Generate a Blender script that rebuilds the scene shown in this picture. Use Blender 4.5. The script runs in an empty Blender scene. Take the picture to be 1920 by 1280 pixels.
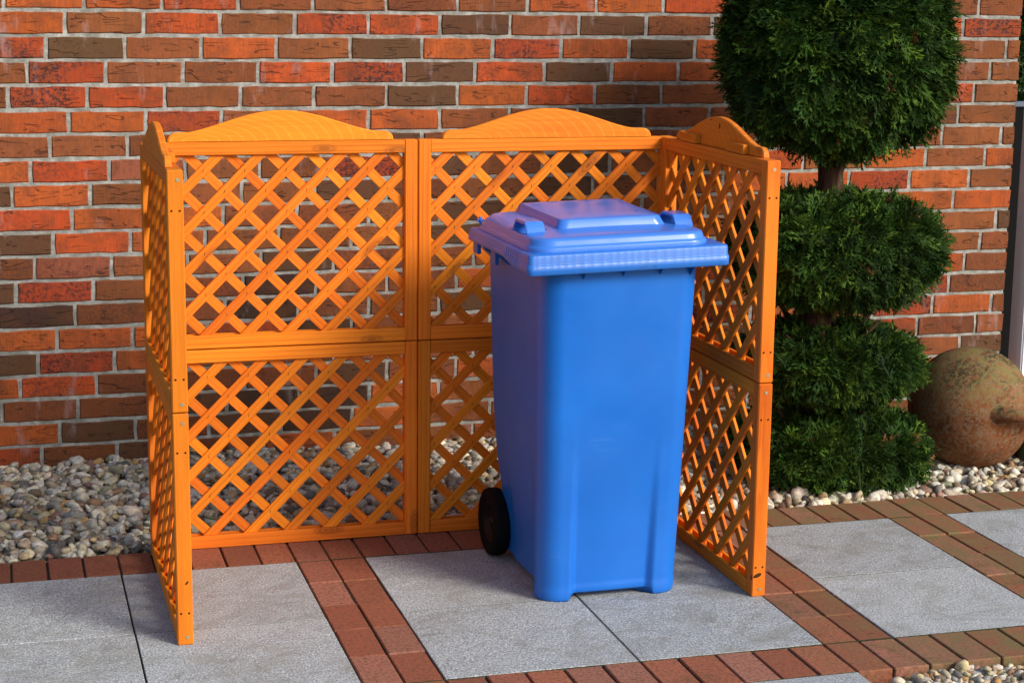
import bpy, bmesh, math, random
import numpy as np
from mathutils import Vector, Matrix, noise as mnoise

rnd = random.Random(7)
npr = np.random.RandomState(11)
R = math.radians
scene = bpy.context.scene
col = scene.collection

# ------------------------------------------------------------------ camera
cam = bpy.data.cameras.new('camera')
cam_ob = bpy.data.objects.new('camera', cam)
col.objects.link(cam_ob)
CAM = Vector((-1.004, -5.0783, 1.6432))
YAW, PITCH, ROLL, FPX = 0.2778, 0.1903, 0.0112, 3429.363
fwd = Vector((math.sin(YAW) * math.cos(PITCH), math.cos(YAW) * math.cos(PITCH), -math.sin(PITCH)))
rt0 = Vector((math.cos(YAW), -math.sin(YAW), 0))
up0 = rt0.cross(fwd)
rt = rt0 * math.cos(ROLL) + up0 * math.sin(ROLL)
up = -rt0 * math.sin(ROLL) + up0 * math.cos(ROLL)
cam_ob.matrix_world = Matrix(((rt.x, up.x, -fwd.x, CAM.x), (rt.y, up.y, -fwd.y, CAM.y), (rt.z, up.z, -fwd.z, CAM.z), (0, 0, 0, 1)))
cam.sensor_width = 36.0
cam.lens = FPX / 1920 * 36.0
cam.clip_end = 500
scene.camera = cam_ob

# ------------------------------------------------------------------ light
SUN_AZ, SUN_EL = R(40), R(30)          # azimuth to the right of the wall's normal, towards the viewer
world = bpy.data.worlds.new('World')
scene.world = world
world.use_nodes = True
wn = world.node_tree
sky = wn.nodes.new('ShaderNodeTexSky')
sky.sky_type = 'NISHITA'
sky.sun_disc = False
sky.sun_elevation = SUN_EL
sky.sun_rotation = math.pi - SUN_AZ
sky.dust_density = 2.0
wn.links.new(sky.outputs['Color'], wn.nodes['Background'].inputs['Color'])
wn.nodes['Background'].inputs['Strength'].default_value = 0.15
sun = bpy.data.lights.new('sun', 'SUN')
sun.energy = 3.0
sun.angle = R(20)
sun.color = (1.0, 0.94, 0.86)
sun_ob = bpy.data.objects.new('sun', sun)
col.objects.link(sun_ob)
sd = Vector((math.sin(SUN_AZ) * math.cos(SUN_EL), -math.cos(SUN_AZ) * math.cos(SUN_EL), math.sin(SUN_EL)))
sun_ob.rotation_euler = sd.to_track_quat('Z', 'Y').to_euler()
sun_ob.location = sd * 8
scene.view_settings.view_transform = 'Standard'
scene.view_settings.look = 'None'
scene.view_settings.exposure = 0.45
scene.view_settings.gamma = 1.0
scene.view_settings.use_curve_mapping = False
scene.cycles.use_denoising = True
scene.cycles.max_bounces = 6
scene.render.filter_size = 1.0

# ------------------------------------------------------------------ helpers
def smooth01(a, b, x):
    t = max(0.0, min(1.0, (x - a) / (b - a)))
    return t * t * (3 - 2 * t)

def mesh(name, verts, faces, mat=None, smooth=False):
    me = bpy.data.meshes.new(name)
    me.from_pydata([tuple(v) for v in verts], [], faces)
    if mat: me.materials.append(mat)
    if smooth:
        me.polygons.foreach_set('use_smooth', [True] * len(me.polygons))
    me.update()
    return me

def link(name, me, parent=None, M=None):
    o = bpy.data.objects.new(name, me)
    col.objects.link(o)
    if parent: o.parent = parent
    if M is not None: o.matrix_local = M
    return o

def tag(o, label=None, cat=None, group=None, kind=None):
    if label: o['label'] = label
    if cat: o['category'] = cat
    if group: o['group'] = group
    if kind: o['kind'] = kind
    return o

def empty(name, loc=(0, 0, 0), rz=0, parent=None):
    o = bpy.data.objects.new(name, None)
    o.empty_display_size = 0.05
    col.objects.link(o)
    o.location = loc
    o.rotation_euler = (0, 0, rz)
    if parent: o.parent = parent
    return o

def big_mesh(name, V, F, mat, C=None, smooth=False):
    """V (n,3), F (m,k) numpy arrays; C (n,3) point colours."""
    me = bpy.data.meshes.new(name)
    n, m, k = len(V), len(F), F.shape[1]
    me.vertices.add(n); me.vertices.foreach_set('co', np.ascontiguousarray(V, dtype=np.float32).ravel())
    me.loops.add(m * k); me.loops.foreach_set('vertex_index', np.ascontiguousarray(F, dtype=np.int32).ravel())
    me.polygons.add(m); me.polygons.foreach_set('loop_start', np.arange(0, m * k, k, dtype=np.int32))
    if smooth: me.polygons.foreach_set('use_smooth', np.ones(m, dtype=bool))
    if C is not None:
        a = me.color_attributes.new('Col', 'FLOAT_COLOR', 'POINT')
        a.data.foreach_set('color', np.hstack([C, np.ones((n, 1))]).astype(np.float32).ravel())
    me.materials.append(mat)
    me.update(calc_edges=True)
    me.validate()
    return me

def bevel_box(name, sx, sy, sz, b, mat, segs=1):
    bm = bmesh.new()
    bmesh.ops.create_cube(bm, size=1.0)
    bmesh.ops.scale(bm, vec=(sx, sy, sz), verts=bm.verts)
    bmesh.ops.bevel(bm, geom=bm.edges[:], offset=b, segments=segs, affect='EDGES')
    me = bpy.data.meshes.new(name)
    bm.to_mesh(me); bm.free()
    me.materials.append(mat)
    return me

def loft(loops, close_bottom=False, close_top=False):
    n = len(loops[0]); V = []; F = []
    for l in loops: V += l
    for i in range(len(loops) - 1):
        for j in range(n):
            k = (j + 1) % n
            F.append((i * n + j, i * n + k, (i + 1) * n + k, (i + 1) * n + j))
    if close_bottom: F.append(tuple(reversed(range(n))))
    if close_top: F.append(tuple((len(loops) - 1) * n + j for j in range(n)))
    return V, F

def lathe(prof, n=48):
    V = []; F = []
    for r, z in prof:
        for j in range(n):
            a = 2 * math.pi * j / n
            V.append((r * math.cos(a), r * math.sin(a), z))
    for i in range(len(prof) - 1):
        for j in range(n):
            k = (j + 1) % n
            F.append((i * n + j, i * n + k, (i + 1) * n + k, (i + 1) * n + j))
    return V, F

def tube(pts, rad, n=12, jit=0.0, seed=0):
    r_ = random.Random(seed)
    loops = []
    for i, p in enumerate(pts):
        p = Vector(p)
        d = (Vector(pts[min(i + 1, len(pts) - 1)]) - Vector(pts[max(i - 1, 0)])).normalized()
        a = d.cross(Vector((0.3, 1, 0.1))).normalized(); b = d.cross(a)
        rr = rad[i] if isinstance(rad, (list, tuple)) else rad
        loops.append([tuple(p + (a * math.cos(t) + b * math.sin(t)) * rr * (1 + jit * r_.uniform(-1, 1))) for t in [2 * math.pi * j / n for j in range(n)]])
    return loft(loops, True, True)

# ------------------------------------------------------------------ material kit
class MT:
    def __init__(s, name, rough=0.6, spec=0.4):
        s.m = bpy.data.materials.new(name); s.m.use_nodes = True
        s.t = s.m.node_tree; s.b = s.t.nodes['Principled BSDF']
        s.b.inputs['Roughness'].default_value = rough
        s.b.inputs['Specular IOR Level'].default_value = spec
    def n(s, typ, **kw):
        nd = s.t.nodes.new(typ)
        for k, v in kw.items():
            if k in nd.inputs: s.put(nd.inputs[k], v)
            else: setattr(nd, k, v)
        return nd
    def put(s, sock, v):
        if hasattr(v, 'is_output') or isinstance(v, bpy.types.NodeSocket): s.t.links.new(v, sock)
        else: sock.default_value = v
    def coord(s, which='Object', scale=(1, 1, 1), rot=(0, 0, 0), off=None):
        tc = s.n('ShaderNodeTexCoord')
        src = tc.outputs[which]
        if off is not None:
            ad = s.n('ShaderNodeVectorMath', operation='ADD'); s.put(ad.inputs[0], src); s.put(ad.inputs[1], off); src = ad.outputs[0]
        mp = s.n('ShaderNodeMapping'); s.put(mp.inputs['Vector'], src)
        mp.inputs['Scale'].default_value = scale; mp.inputs['Rotation'].default_value = rot
        return mp.outputs[0]
    def world(s, scale=(1, 1, 1)):
        g = s.n('ShaderNodeNewGeometry')
        mp = s.n('ShaderNodeMapping'); s.put(mp.inputs['Vector'], g.outputs['Position']); mp.inputs['Scale'].default_value = scale
        return mp.outputs[0]
    def rand_vec(s, k=37.0):
        oi = s.n('ShaderNodeObjectInfo')
        m = s.n('ShaderNodeMath', operation='MULTIPLY'); s.put(m.inputs[0], oi.outputs['Random']); m.inputs[1].default_value = k
        c = s.n('ShaderNodeCombineXYZ'); 
        for i in range(3): s.put(c.inputs[i], m.outputs[0])
        return c.outputs[0]
    def rand(s): return s.n('ShaderNodeObjectInfo').outputs['Random']
    def noise(s, vec, scale=5, detail=4, rough=0.55, dist=0.0, out='Fac'):
        nd = s.n('ShaderNodeTexNoise'); s.put(nd.inputs['Vector'], vec)
        nd.inputs['Scale'].default_value = scale; nd.inputs['Detail'].default_value = detail
        nd.inputs['Roughness'].default_value = rough; nd.inputs['Distortion'].default_value = dist
        return nd.outputs[out]
    def vor(s, vec, scale=5, out='Distance', feature='F1', rnd_=1.0):
        nd = s.n('ShaderNodeTexVoronoi', feature=feature); s.put(nd.inputs['Vector'], vec)
        nd.inputs['Scale'].default_value = scale; nd.inputs['Randomness'].default_value = rnd_
        return nd.outputs[out]
    def ramp(s, f, stops):
        nd = s.n('ShaderNodeValToRGB'); s.put(nd.inputs[0], f)
        el = nd.color_ramp.elements
        while len(el) < len(stops): el.new(0.5)
        for e, (p, c) in zip(el, stops):
            e.position = p
            e.color = (c, c, c, 1) if isinstance(c, (int, float)) else (*c, 1)
        return nd.outputs[0]
    def mix(s, f, a, b, mode='MIX'):
        nd = s.n('ShaderNodeMix', data_type='RGBA', blend_type=mode)
        s.put(nd.inputs['Factor'], f)
        for sock, v in ((nd.inputs[6], a), (nd.inputs[7], b)):
            s.put(sock, (*v, 1) if isinstance(v, tuple) and len(v) == 3 else v)
        return nd.outputs[2]
    def math(s, op, a, b=0.0, clamp=False):
        nd = s.n('ShaderNodeMath', operation=op, use_clamp=clamp); s.put(nd.inputs[0], a); s.put(nd.inputs[1], b); return nd.outputs[0]
    def bump(s, h, dist=0.002, strength=1.0, normal=None):
        nd = s.n('ShaderNodeBump'); s.put(nd.inputs['Height'], h); nd.inputs['Distance'].default_value = dist
        nd.inputs['Strength'].default_value = strength
        if normal is not None: s.put(nd.inputs['Normal'], normal)
        return nd.outputs[0]
    def fin(s, color=None, normal=None, rough=None):
        if color is not None: s.put(s.b.inputs['Base Color'], (*color, 1) if isinstance(color, tuple) else color)
        if normal is not None: s.put(s.b.inputs['Normal'], normal)
        if rough is not None: s.put(s.b.inputs['Roughness'], rough)
        return s.m

def brick_mat(per_object):
    k = MT('brick_clay' if per_object else 'brick_clay_mass', 0.8, 0.08)
    if per_object:
        oi = k.n('ShaderNodeObjectInfo'); base = oi.outputs['Color']; mott = oi.outputs['Alpha']
    else:
        at = k.n('ShaderNodeAttribute', attribute_name='Col'); base = at.outputs['Color']; mott = 0.3
    w = k.world()
    # edges of each brick burnt browner in broad patches
    p = k.noise(w, 11, 5, 0.65)
    c = k.mix(k.ramp(p, [(0.42, 0.0), (0.66, 0.6)]), base, (0.115, 0.045, 0.020))
    # mottled dark purple spots
    sp = k.noise(w, 95, 5, 0.7)
    pm = k.noise(w, 7, 2)
    m = k.math('MULTIPLY', k.ramp(sp, [(0.47, 0.0), (0.58, 1.0)]), k.ramp(pm, [(0.36, 0.0), (0.52, 1.0)]))
    m = k.math('MULTIPLY', m, mott)
    c = k.mix(m, c, (0.045, 0.022, 0.026))
    # fine vertical drag marks
    drag = k.noise(k.world((330, 330, 14)), 1.0, 3, 0.6)
    c = k.mix(k.ramp(drag, [(0.35, 0.35), (0.6, 0.0)]), c, (0.08, 0.035, 0.022), 'MIX')
    # horizontal cracks
    cr = k.noise(k.world((7.0, 7.0, 44)), 1.0, 1.5, 0.5, 0.35)
    crd = k.math('ABSOLUTE', k.math('SUBTRACT', cr, 0.5))
    gate = k.ramp(k.noise(k.world((20, 20, 34)), 1.0, 1), [(0.50, 0.0), (0.55, 1.0)])
    crm = k.math('MULTIPLY', k.ramp(crd, [(0.0, 1.0), (0.010, 0.9), (0.021, 0.0)]), gate)
    c = k.mix(k.math('MULTIPLY', crm, 0.62), c, (0.03, 0.017, 0.012))
    # lime bloom streaks
    bl = k.noise(k.world((16, 16, 4.5)), 1.0, 4, 0.6)
    c = k.mix(k.ramp(bl, [(0.62, 0.0), (0.78, 0.42)]), c, (0.40, 0.31, 0.31))
    h = k.math('SUBTRACT', k.math('MULTIPLY', drag, 0.25), crm)
    h = k.math('ADD', h, k.math('MULTIPLY', sp, 0.45))
    return k.fin(c, k.bump(h, 0.0025, 0.8))

def mortar_mat():
    k = MT('mortar', 0.9, 0.08)
    w = k.world()
    c = k.ramp(k.noise(w, 30, 5, 0.65), [(0.3, (0.17, 0.165, 0.145)), (0.5, (0.27, 0.265, 0.24)), (0.72, (0.42, 0.415, 0.39))])
    d = k.noise(k.world((22, 22, 60)), 1.0, 4, 0.6)
    c = k.mix(k.ramp(d, [(0.52, 0.0), (0.68, 0.7)]), c, (0.15, 0.145, 0.12))
    return k.fin(c, k.bump(k.noise(w, 160, 5, 0.7), 0.004, 0.7))

def wood_mat(rings=False):
    k = MT('orange_stained_wood_board' if rings else 'orange_stained_wood', 0.5, 0.18)
    off = k.rand_vec(53.0)
    v = k.coord('Object', (1.0, 13.0, 13.0), off=off)
    warp = k.noise(v, 1.4, 2, 0.5)
    w = k.n('ShaderNodeTexWave', wave_type='BANDS', bands_direction='Y', wave_profile='SAW')
    k.put(w.inputs['Vector'], v); w.inputs['Scale'].default_value = 1.5
    w.inputs['Distortion'].default_value = 5.0; w.inputs['Detail'].default_value = 2.0; w.inputs['Detail Scale'].default_value = 0.8
    if rings:
        v2 = k.coord('Object', (3.4, 1.0, 11.0), off=k.mix(1.0, (0.25, 0.0, -0.04), (0.0, 0.0, 0.0), 'ADD'))
        w.wave_type = 'RINGS'; w.rings_direction = 'SPHERICAL'; k.put(w.inputs['Vector'], v2)
        w.inputs['Scale'].default_value = 2.6; w.inputs['Distortion'].default_value = 2.2; w.inputs['Detail Scale'].default_value = 0.7
    g = w.outputs['Fac']
    fine = k.noise(k.coord('Object', (6, 190, 190), off=off), 1.0, 3, 0.6)
    c = k.ramp(g, [(0.0, (0.58, 0.148, 0.007)), (0.7, (0.67, 0.196, 0.012)), (1.0, (0.46, 0.098, 0.004))] if not rings else [(0.0, (0.66, 0.175, 0.010)), (0.75, (0.66, 0.175, 0.010)), (1.0, (0.76, 0.26, 0.030))])
    c = k.mix(k.ramp(fine, [(0.35, 0.35), (0.65, 0.0)]), c, (0.42, 0.075, 0.004))
    c = k.mix(k.ramp(k.noise(k.coord('Object', (3, 9, 9), off=off), 1.0, 3), [(0.35, 0.0), (0.75, 0.5)]), c, (0.72, 0.225, 0.014))
    # knots
    kv = k.vor(k.coord('Object', (3.2, 9.0, 9.0), off=off), 1.0)
    ring = k.math('SINE', k.math('MULTIPLY', kv, 120.0))
    kmask = k.ramp(kv, [(0.0, 1.0), (0.12, 0.8), (0.165, 0.0)])
    c = k.mix(k.math('MULTIPLY', kmask, k.ramp(ring, [(0.2, 0.75), (0.8, 0.35)])), c, (0.20, 0.050, 0.008))
    hs = k.n('ShaderNodeHueSaturation'); k.put(hs.inputs['Color'], c)
    k.put(hs.inputs['Value'], k.math('ADD', k.math('MULTIPLY', k.rand(), 0.30), 0.90))
    k.put(hs.inputs['Hue'], k.math('ADD', k.math('MULTIPLY', k.math('FRACT', k.math('MULTIPLY', k.rand(), 7.3)), 0.012), 0.492))
    h = k.math('ADD', k.math('MULTIPLY', g, 0.0 if rings else 0.4), fine)
    return k.fin(hs.outputs[0], k.bump(h, 0.0007, 0.6))

def plastic_mat(name, c0, c1, rough, grime=False):
    k = MT(name, rough, 0.5)
    n1 = k.ramp(k.noise(k.coord('Object'), 3.5, 3, 0.55), [(0.3, 0.0), (0.7, 1.0)])
    c = k.mix(n1, c0, c1)
    # scuffs and rubbed dirt
    sf = k.noise(k.coord('Object', (9, 9, 160)), 1.0, 4, 0.7)
    sm = k.math('MULTIPLY', k.ramp(sf, [(0.60, 0.0), (0.70, 1.0)]), k.ramp(k.noise(k.coord('Object'), 9, 2), [(0.50, 0.0), (0.66, 0.14)]))
    c = k.mix(sm, c, (0.20, 0.34, 0.62))
    if grime:
        gr = k.math('MULTIPLY', k.ramp(k.noise(k.coord('Object'), 55, 4, 0.7), [(0.50, 0.0), (0.66, 1.0)]), k.ramp(k.noise(k.coord('Object'), 11, 2), [(0.46, 0.0), (0.64, 0.45)]))
        c = k.mix(gr, c, (0.045, 0.075, 0.16))
    r = k.ramp(k.noise(k.coord('Object'), 5, 3, 0.6), [(0.3, rough - 0.05), (0.7, rough + 0.08)])
    return k.fin(c, None, r)

def slab_mat():
    k = MT('granite_slab', 0.75, 0.15)
    w = k.world(); off = k.rand_vec(91.0)
    o = k.coord('Object', off=off)
    s1 = k.noise(w, 190, 2, 0.75)
    c = k.ramp(s1, [(0.30, (0.09, 0.098, 0.104)), (0.46, (0.275, 0.292, 0.296)), (0.60, (0.385, 0.405, 0.408)), (0.70, (0.70, 0.70, 0.70))])
    st = k.noise(o, 4.5, 7, 0.7, 1.6)
    c = k.mix(k.ramp(st, [(0.48, 0.0), (0.66, 0.58)]), c, (0.195, 0.190, 0.160))
    rel = k.noise(o, 4.2, 7, 0.62, 0.9)
    cr = k.ramp(k.math('ABSOLUTE', k.math('SUBTRACT', k.noise(o, 3.1, 4, 0.6, 1.6), 0.5)), [(0.0, 1.0), (0.012, 0.0)])
    crm = k.math('MULTIPLY', cr, k.ramp(k.noise(o, 5, 2), [(0.48, 0.0), (0.58, 0.9)]))
    c = k.mix(k.math('MULTIPLY', crm, 0.55), c, (0.14, 0.13, 0.11))
    hs = k.n('ShaderNodeHueSaturation'); k.put(hs.inputs['Color'], c)
    k.put(hs.inputs['Value'], k.math('ADD', k.math('MULTIPLY', k.rand(), 0.20), 0.90))
    nb = k.bump(rel, 0.016, 0.6)
    nb = k.bump(s1, 0.0015, 0.6, nb)
    return k.fin(hs.outputs[0], nb)

def paver_mat():
    k = MT('clay_paver', 0.85, 0.1)
    w = k.world(); off = k.rand_vec(77.0)
    c = k.ramp(k.rand(), [(0.0, (0.20, 0.070, 0.040)), (0.3, (0.33, 0.112, 0.060)), (0.55, (0.26, 0.080, 0.045)), (0.8, (0.34, 0.145, 0.100)), (1.0, (0.21, 0.085, 0.055))])
    c = k.mix(k.ramp(k.noise(w, 120, 4, 0.7), [(0.45, 0.0), (0.62, 0.65)]), c, (0.10, 0.045, 0.032))
    c = k.mix(k.ramp(k.noise(k.world((60, 130, 60)), 1, 4, 0.7), [(0.56, 0.0), (0.66, 0.75)]), c, (0.045, 0.028, 0.02))
    # algae film, thicker on the damp side beside the shrub
    x = k.n('ShaderNodeSeparateXYZ'); k.put(x.inputs[0], w)
    g = k.ramp(k.math('MULTIPLY', k.math('ADD', x.outputs[0], 1.2), 0.3), [(0.0, 0.05), (0.60, 0.10), (0.69, 0.40), (0.76, 0.95), (1.0, 1.0)])
    amt = k.math('MULTIPLY', k.ramp(k.noise(w, 13, 6, 0.7), [(0.36, 0.1), (0.62, 1.0)]), g)
    c = k.mix(amt, c, (0.150, 0.115, 0.050))
    pt = k.math('MULTIPLY', k.ramp(k.noise(w, 5.5, 4, 0.7), [(0.56, 0.0), (0.68, 0.6)]), k.ramp(k.noise(w, 90, 3, 0.7), [(0.4, 0.2), (0.6, 1.0)]))
    c = k.mix(pt, c, (0.075, 0.055, 0.022))
    return k.fin(c, k.bump(k.noise(w, 170, 4, 0.7), 0.0018, 0.6))

def stone_mat():
    k = MT('pebble_stone', 0.75, 0.15)
    at = k.n('ShaderNodeAttribute', attribute_name='Col')
    w = k.world()
    c = k.mix(k.ramp(k.noise(w, 60, 5, 0.7), [(0.35, 0.55), (0.6, 0.0)]), at.outputs['Color'], (0.10, 0.085, 0.06))
    c = k.mix(k.ramp(k.noise(w, 140, 3, 0.7), [(0.58, 0.0), (0.72, 0.45)]), c, (0.62, 0.60, 0.54))
    return k.fin(c, k.bump(k.noise(w, 110, 5, 0.7), 0.003, 0.7))

def soil_mat():
    k = MT('soil', 0.95, 0.1)
    w = k.world()
    c = k.ramp(k.noise(w, 24, 6, 0.7), [(0.3, (0.030, 0.026, 0.018)), (0.55, (0.055, 0.046, 0.030)), (0.72, (0.055, 0.072, 0.020))])
    return k.fin(c, k.bump(k.noise(w, 90, 5, 0.7), 0.006, 0.8))

def lawn_mat():
    k = MT('lawn', 0.95, 0.1)
    w = k.world()
    c = k.ramp(k.noise(w, 7, 6, 0.7), [(0.3, (0.035, 0.06, 0.016)), (0.7, (0.08, 0.12, 0.03))])
    return k.fin(c, k.bump(k.noise(w, 60, 4, 0.7), 0.01, 0.8))

def foliage_mat():
    k = MT('conifer_foliage', 0.7, 0.12)
    at = k.n('ShaderNodeAttribute', attribute_name='Col')
    k.fin(at.outputs['Color'])
    k.b.inputs['Subsurface Weight'].default_value = 0.0
    tr = k.n('ShaderNodeBsdfTranslucent'); k.put(tr.inputs['Color'], at.outputs['Color'])
    ms = k.n('ShaderNodeMixShader'); ms.inputs[0].default_value = 0.15
    k.put(ms.inputs[1], k.b.outputs[0]); k.put(ms.inputs[2], tr.outputs[0])
    k.t.links.new(ms.outputs[0], k.t.nodes['Material Output'].inputs['Surface'])
    return k.m

def bark_mat():
    k = MT('conifer_bark', 0.85, 0.2)
    o = k.world((28, 28, 7))
    n1 = k.noise(o, 1.0, 6, 0.65, 0.8)
    c = k.ramp(n1, [(0.36, (0.012, 0.007, 0.005)), (0.5, (0.040, 0.019, 0.011)), (0.62, (0.080, 0.044, 0.024)), (0.76, (0.20, 0.155, 0.105))])
    return k.fin(c, k.bump(n1, 0.012, 0.9))

def terracotta_mat():
    k = MT('weathered_terracotta', 0.9, 0.06)
    w = k.world()
    c = k.ramp(k.noise(w, 10, 5, 0.65, 0.6), [(0.30, (0.085, 0.032, 0.013)), (0.5, (0.185, 0.060, 0.020)), (0.70, (0.23, 0.105, 0.055))])
    c = k.mix(k.ramp(k.noise(w, 70, 4, 0.7), [(0.45, 0.0), (0.60, 0.7)]), c, (0.19, 0.145, 0.095))
    g = k.n('ShaderNodeNewGeometry'); sx = k.n('ShaderNodeSeparateXYZ'); k.put(sx.inputs[0], g.outputs['Normal'])
    topm = k.ramp(sx.outputs[2], [(-0.1, 0.0), (0.65, 1.0)])
    lich = k.math('MULTIPLY', k.ramp(k.noise(w, 38, 6, 0.78), [(0.42, 0.0), (0.54, 0.95)]), topm)
    c = k.mix(lich, c, (0.155, 0.130, 0.050))
    blk = k.math('MULTIPLY', k.ramp(k.noise(w, 75, 5, 0.78), [(0.47, 0.0), (0.54, 1.0)]), k.math('MULTIPLY', k.ramp(k.noise(w, 8, 3), [(0.42, 0.0), (0.56, 1.0)]), k.ramp(sx.outputs[2], [(0.0, 0.15), (0.8, 1.0)])))
    c = k.mix(blk, c, (0.035, 0.030, 0.020))
    sd_ = k.ramp(k.vor(w, 42), [(0.0, 1.0), (0.12, 1.0), (0.17, 0.0)])
    sdm = k.math('MULTIPLY', sd_, k.ramp(k.noise(w, 13, 3), [(0.52, 0.0), (0.58, 0.9)]))
    c = k.mix(sdm, c, (0.03, 0.024, 0.018))
    return k.fin(c, k.bump(k.noise(w, 85, 5, 0.7), 0.003, 0.7))

def plain(name, c, rough=0.6, spec=0.4, var=0.12, scale=20):
    k = MT(name, rough, spec)
    n1 = k.noise(k.coord('Object'), scale, 4, 0.6)
    cc = k.mix(n1, tuple(x * (1 - var) for x in c), tuple(min(1, x * (1 + var)) for x in c))
    return k.fin(cc)

M_BRICK, M_BRICKM, M_MORTAR = brick_mat(True), brick_mat(False), mortar_mat()
M_WOOD, M_WOODR = wood_mat(), wood_mat(True)
M_BLUE = plastic_mat('blue_plastic', (0.005, 0.108, 0.46), (0.008, 0.135, 0.54), 0.36)
M_LID = plastic_mat('blue_plastic_lid', (0.036, 0.155, 0.56), (0.046, 0.175, 0.60), 0.20)
M_RIM = plastic_mat('blue_plastic_rim', (0.016, 0.125, 0.48), (0.024, 0.150, 0.54), 0.34, True)
M_SLAB, M_PAVER, M_STONE, M_SOIL, M_LAWN = slab_mat(), paver_mat(), stone_mat(), soil_mat(), lawn_mat()
M_MOSS = plain('joint_moss', (0.035, 0.042, 0.016), 0.95, 0.1, 0.5, 60)
M_FOL, M_BARK, M_TERRA = foliage_mat(), bark_mat(), terracotta_mat()
M_RUBBER = plain('black_rubber', (0.005, 0.005, 0.0055), 0.8, 0.08)
M_DARKPL = plain('black_plastic', (0.005, 0.005, 0.006), 0.5, 0.2)
M_STEEL = plain('zinc_screw', (0.42, 0.38, 0.26), 0.4, 0.6)
M_STEEL.node_tree.nodes['Principled BSDF'].inputs['Metallic'].default_value = 0.7
M_HOLE = plain('nail_hole_dark', (0.012, 0.006, 0.004), 0.9, 0.1)
M_WHITE = plain('white_coating', (0.82, 0.83, 0.86), 0.4, 0.4, 0.03)
M_BLACK = plain('black_coating', (0.003, 0.003, 0.0035), 0.7, 0.1)
M_ROCK = plain('mossy_rock', (0.055, 0.060, 0.028), 0.9, 0.2, 0.5, 14)

# ------------------------------------------------------------------ ground and paving
g = link('ground', mesh('ground', [(-120, -120, -0.09), (120, -120, -0.09), (120, 120, -0.09), (-120, 120, -0.09)], [(0, 1, 2, 3)], M_LAWN))
tag(g, kind='structure')
pv = link('paving', mesh('paving', [(-2.6, -3.0, -0.009), (4.0, -3.0, -0.009), (4.0, 0.2, -0.009), (-2.6, 0.2, -0.009),
                                    (-2.6, -3.0, -0.085), (4.0, -3.0, -0.085), (4.0, 0.2, -0.085), (-2.6, 0.2, -0.085)],
                       [(0, 1, 5, 4), (1, 2, 6, 5), (2, 3, 7, 6), (3, 0, 4, 7)], M_SOIL))
tag(pv, kind='structure')
jb = link('joint_sand', mesh('joint_sand', [(-2.6, -1.19, -0.006), (4.0, -1.19, -0.006), (4.0, 0.19, -0.006), (-2.6, 0.19, -0.006),
                                            (-2.6, -3.0, -0.009), (1.0, -3.0, -0.009), (1.0, -1.19, -0.009)], [(0, 1, 2, 3), (4, 5, 6, 0)], M_SOIL), pv)

V, F = [], []
for (xa, xb, yy) in ((-1.7, -0.2, -.5), (0, 1, -.5), (1.2, 1.7, -.5), (1.9, 2.9, -.5), (-1.7, 2.9, 0.0), (-1.7, 2.9, -1.0), (-1.0, 1.0, -1.2)):
    b0 = len(V); V += [(xa, yy - .004, -.0006), (xb, yy - .004, -.0006), (xb, yy + .004, -.0006), (xa, yy + .004, -.0006)]; F.append((b0, b0 + 1, b0 + 2, b0 + 3))
link('joint_moss', mesh('joint_moss', V, F, M_MOSS), pv)
paver_me = [bevel_box('paver', 0.0945 + rnd.uniform(-.0012, .0012), 0.1972 + rnd.uniform(-.0012, .0008), 0.075, 0.0028, M_PAVER) for _ in range(4)]
def paver(x, y):
    o = link('paver', rnd.choice(paver_me), pv)
    o.location = (x + 0.05 + rnd.uniform(-.0008, .0008), y + 0.1 + rnd.uniform(-.001, .001), -0.0375 + rnd.uniform(-.0022, .0012))
    o.rotation_euler = (rnd.uniform(-.005, .005), rnd.uniform(-.008, .008), rnd.uniform(-.006, .006) + rnd.choice((0, math.pi)))
slab_me = bevel_box('slab', 0.4948, 0.4968, 0.05, 0.0010, M_SLAB)
def slab(x, y):
    o = link('slab', slab_me, pv)
    o.location = (x + 0.25 + rnd.uniform(-.0006, .0006), y + 0.25 + rnd.uniform(-.0006, .0006), -0.025 + rnd.uniform(-.0008, .0012))
    o.rotation_euler = (rnd.uniform(-.0012, .0012), rnd.uniform(-.0012, .0012), rnd.uniform(-.0012, .0012))
for i in range(-16, 33):
    paver(i * 0.1, 0.0)                                    # edging course along the gravel bed
for i in range(-12, 29):
    paver(i * 0.1, -1.2)                                   # edging course nearer the viewer
for bx in (-0.2, 1.0, 1.7):
    for c_ in (0, 1):
        for j in range(5):
            paver(bx + 0.1 * c_, -1.0 + 0.2 * j)
for sx in (-1.7, -1.2, -0.7, 0.0, 0.5, 1.2, 1.9, 2.4):
    for sy in (-0.5, -1.0):
        slab(sx, sy)
for sx in (-1.0, -0.5, 0.0, 0.5):
    slab(sx, -1.7)

# ------------------------------------------------------------------ brick wall
MX, MZ, WX0, WZ0, WY = 0.2546, 0.0817, -0.7548, 1.558, 1.218
XEND, XBEG = WX0 + 14 * MX - 0.006, -2.3
ZTOP, ZBOT = WZ0 + 12 * MZ, WZ0 - 19 * MZ - 0.1
def box_vf(x0, x1, y0, y1, z0, z1):
    V = [(x0, y0, z0), (x1, y0, z0), (x1, y1, z0), (x0, y1, z0), (x0, y0, z1), (x1, y0, z1), (x1, y1, z1), (x0, y1, z1)]
    return V, [(0, 1, 5, 4), (1, 2, 6, 5), (2, 3, 7, 6), (3, 0, 4, 7), (4, 5, 6, 7), (3, 2, 1, 0)]
V, F = box_vf(XBEG, XEND - 0.006, WY + 0.0045, WY + 0.33, ZBOT, ZTOP)
wall = link('brick_wall', mesh('brick_wall', V, F, M_MORTAR))
tag(wall, 'red and brown rustic brick house wall with pale grey mortar behind the trellis', 'wall')

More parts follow.
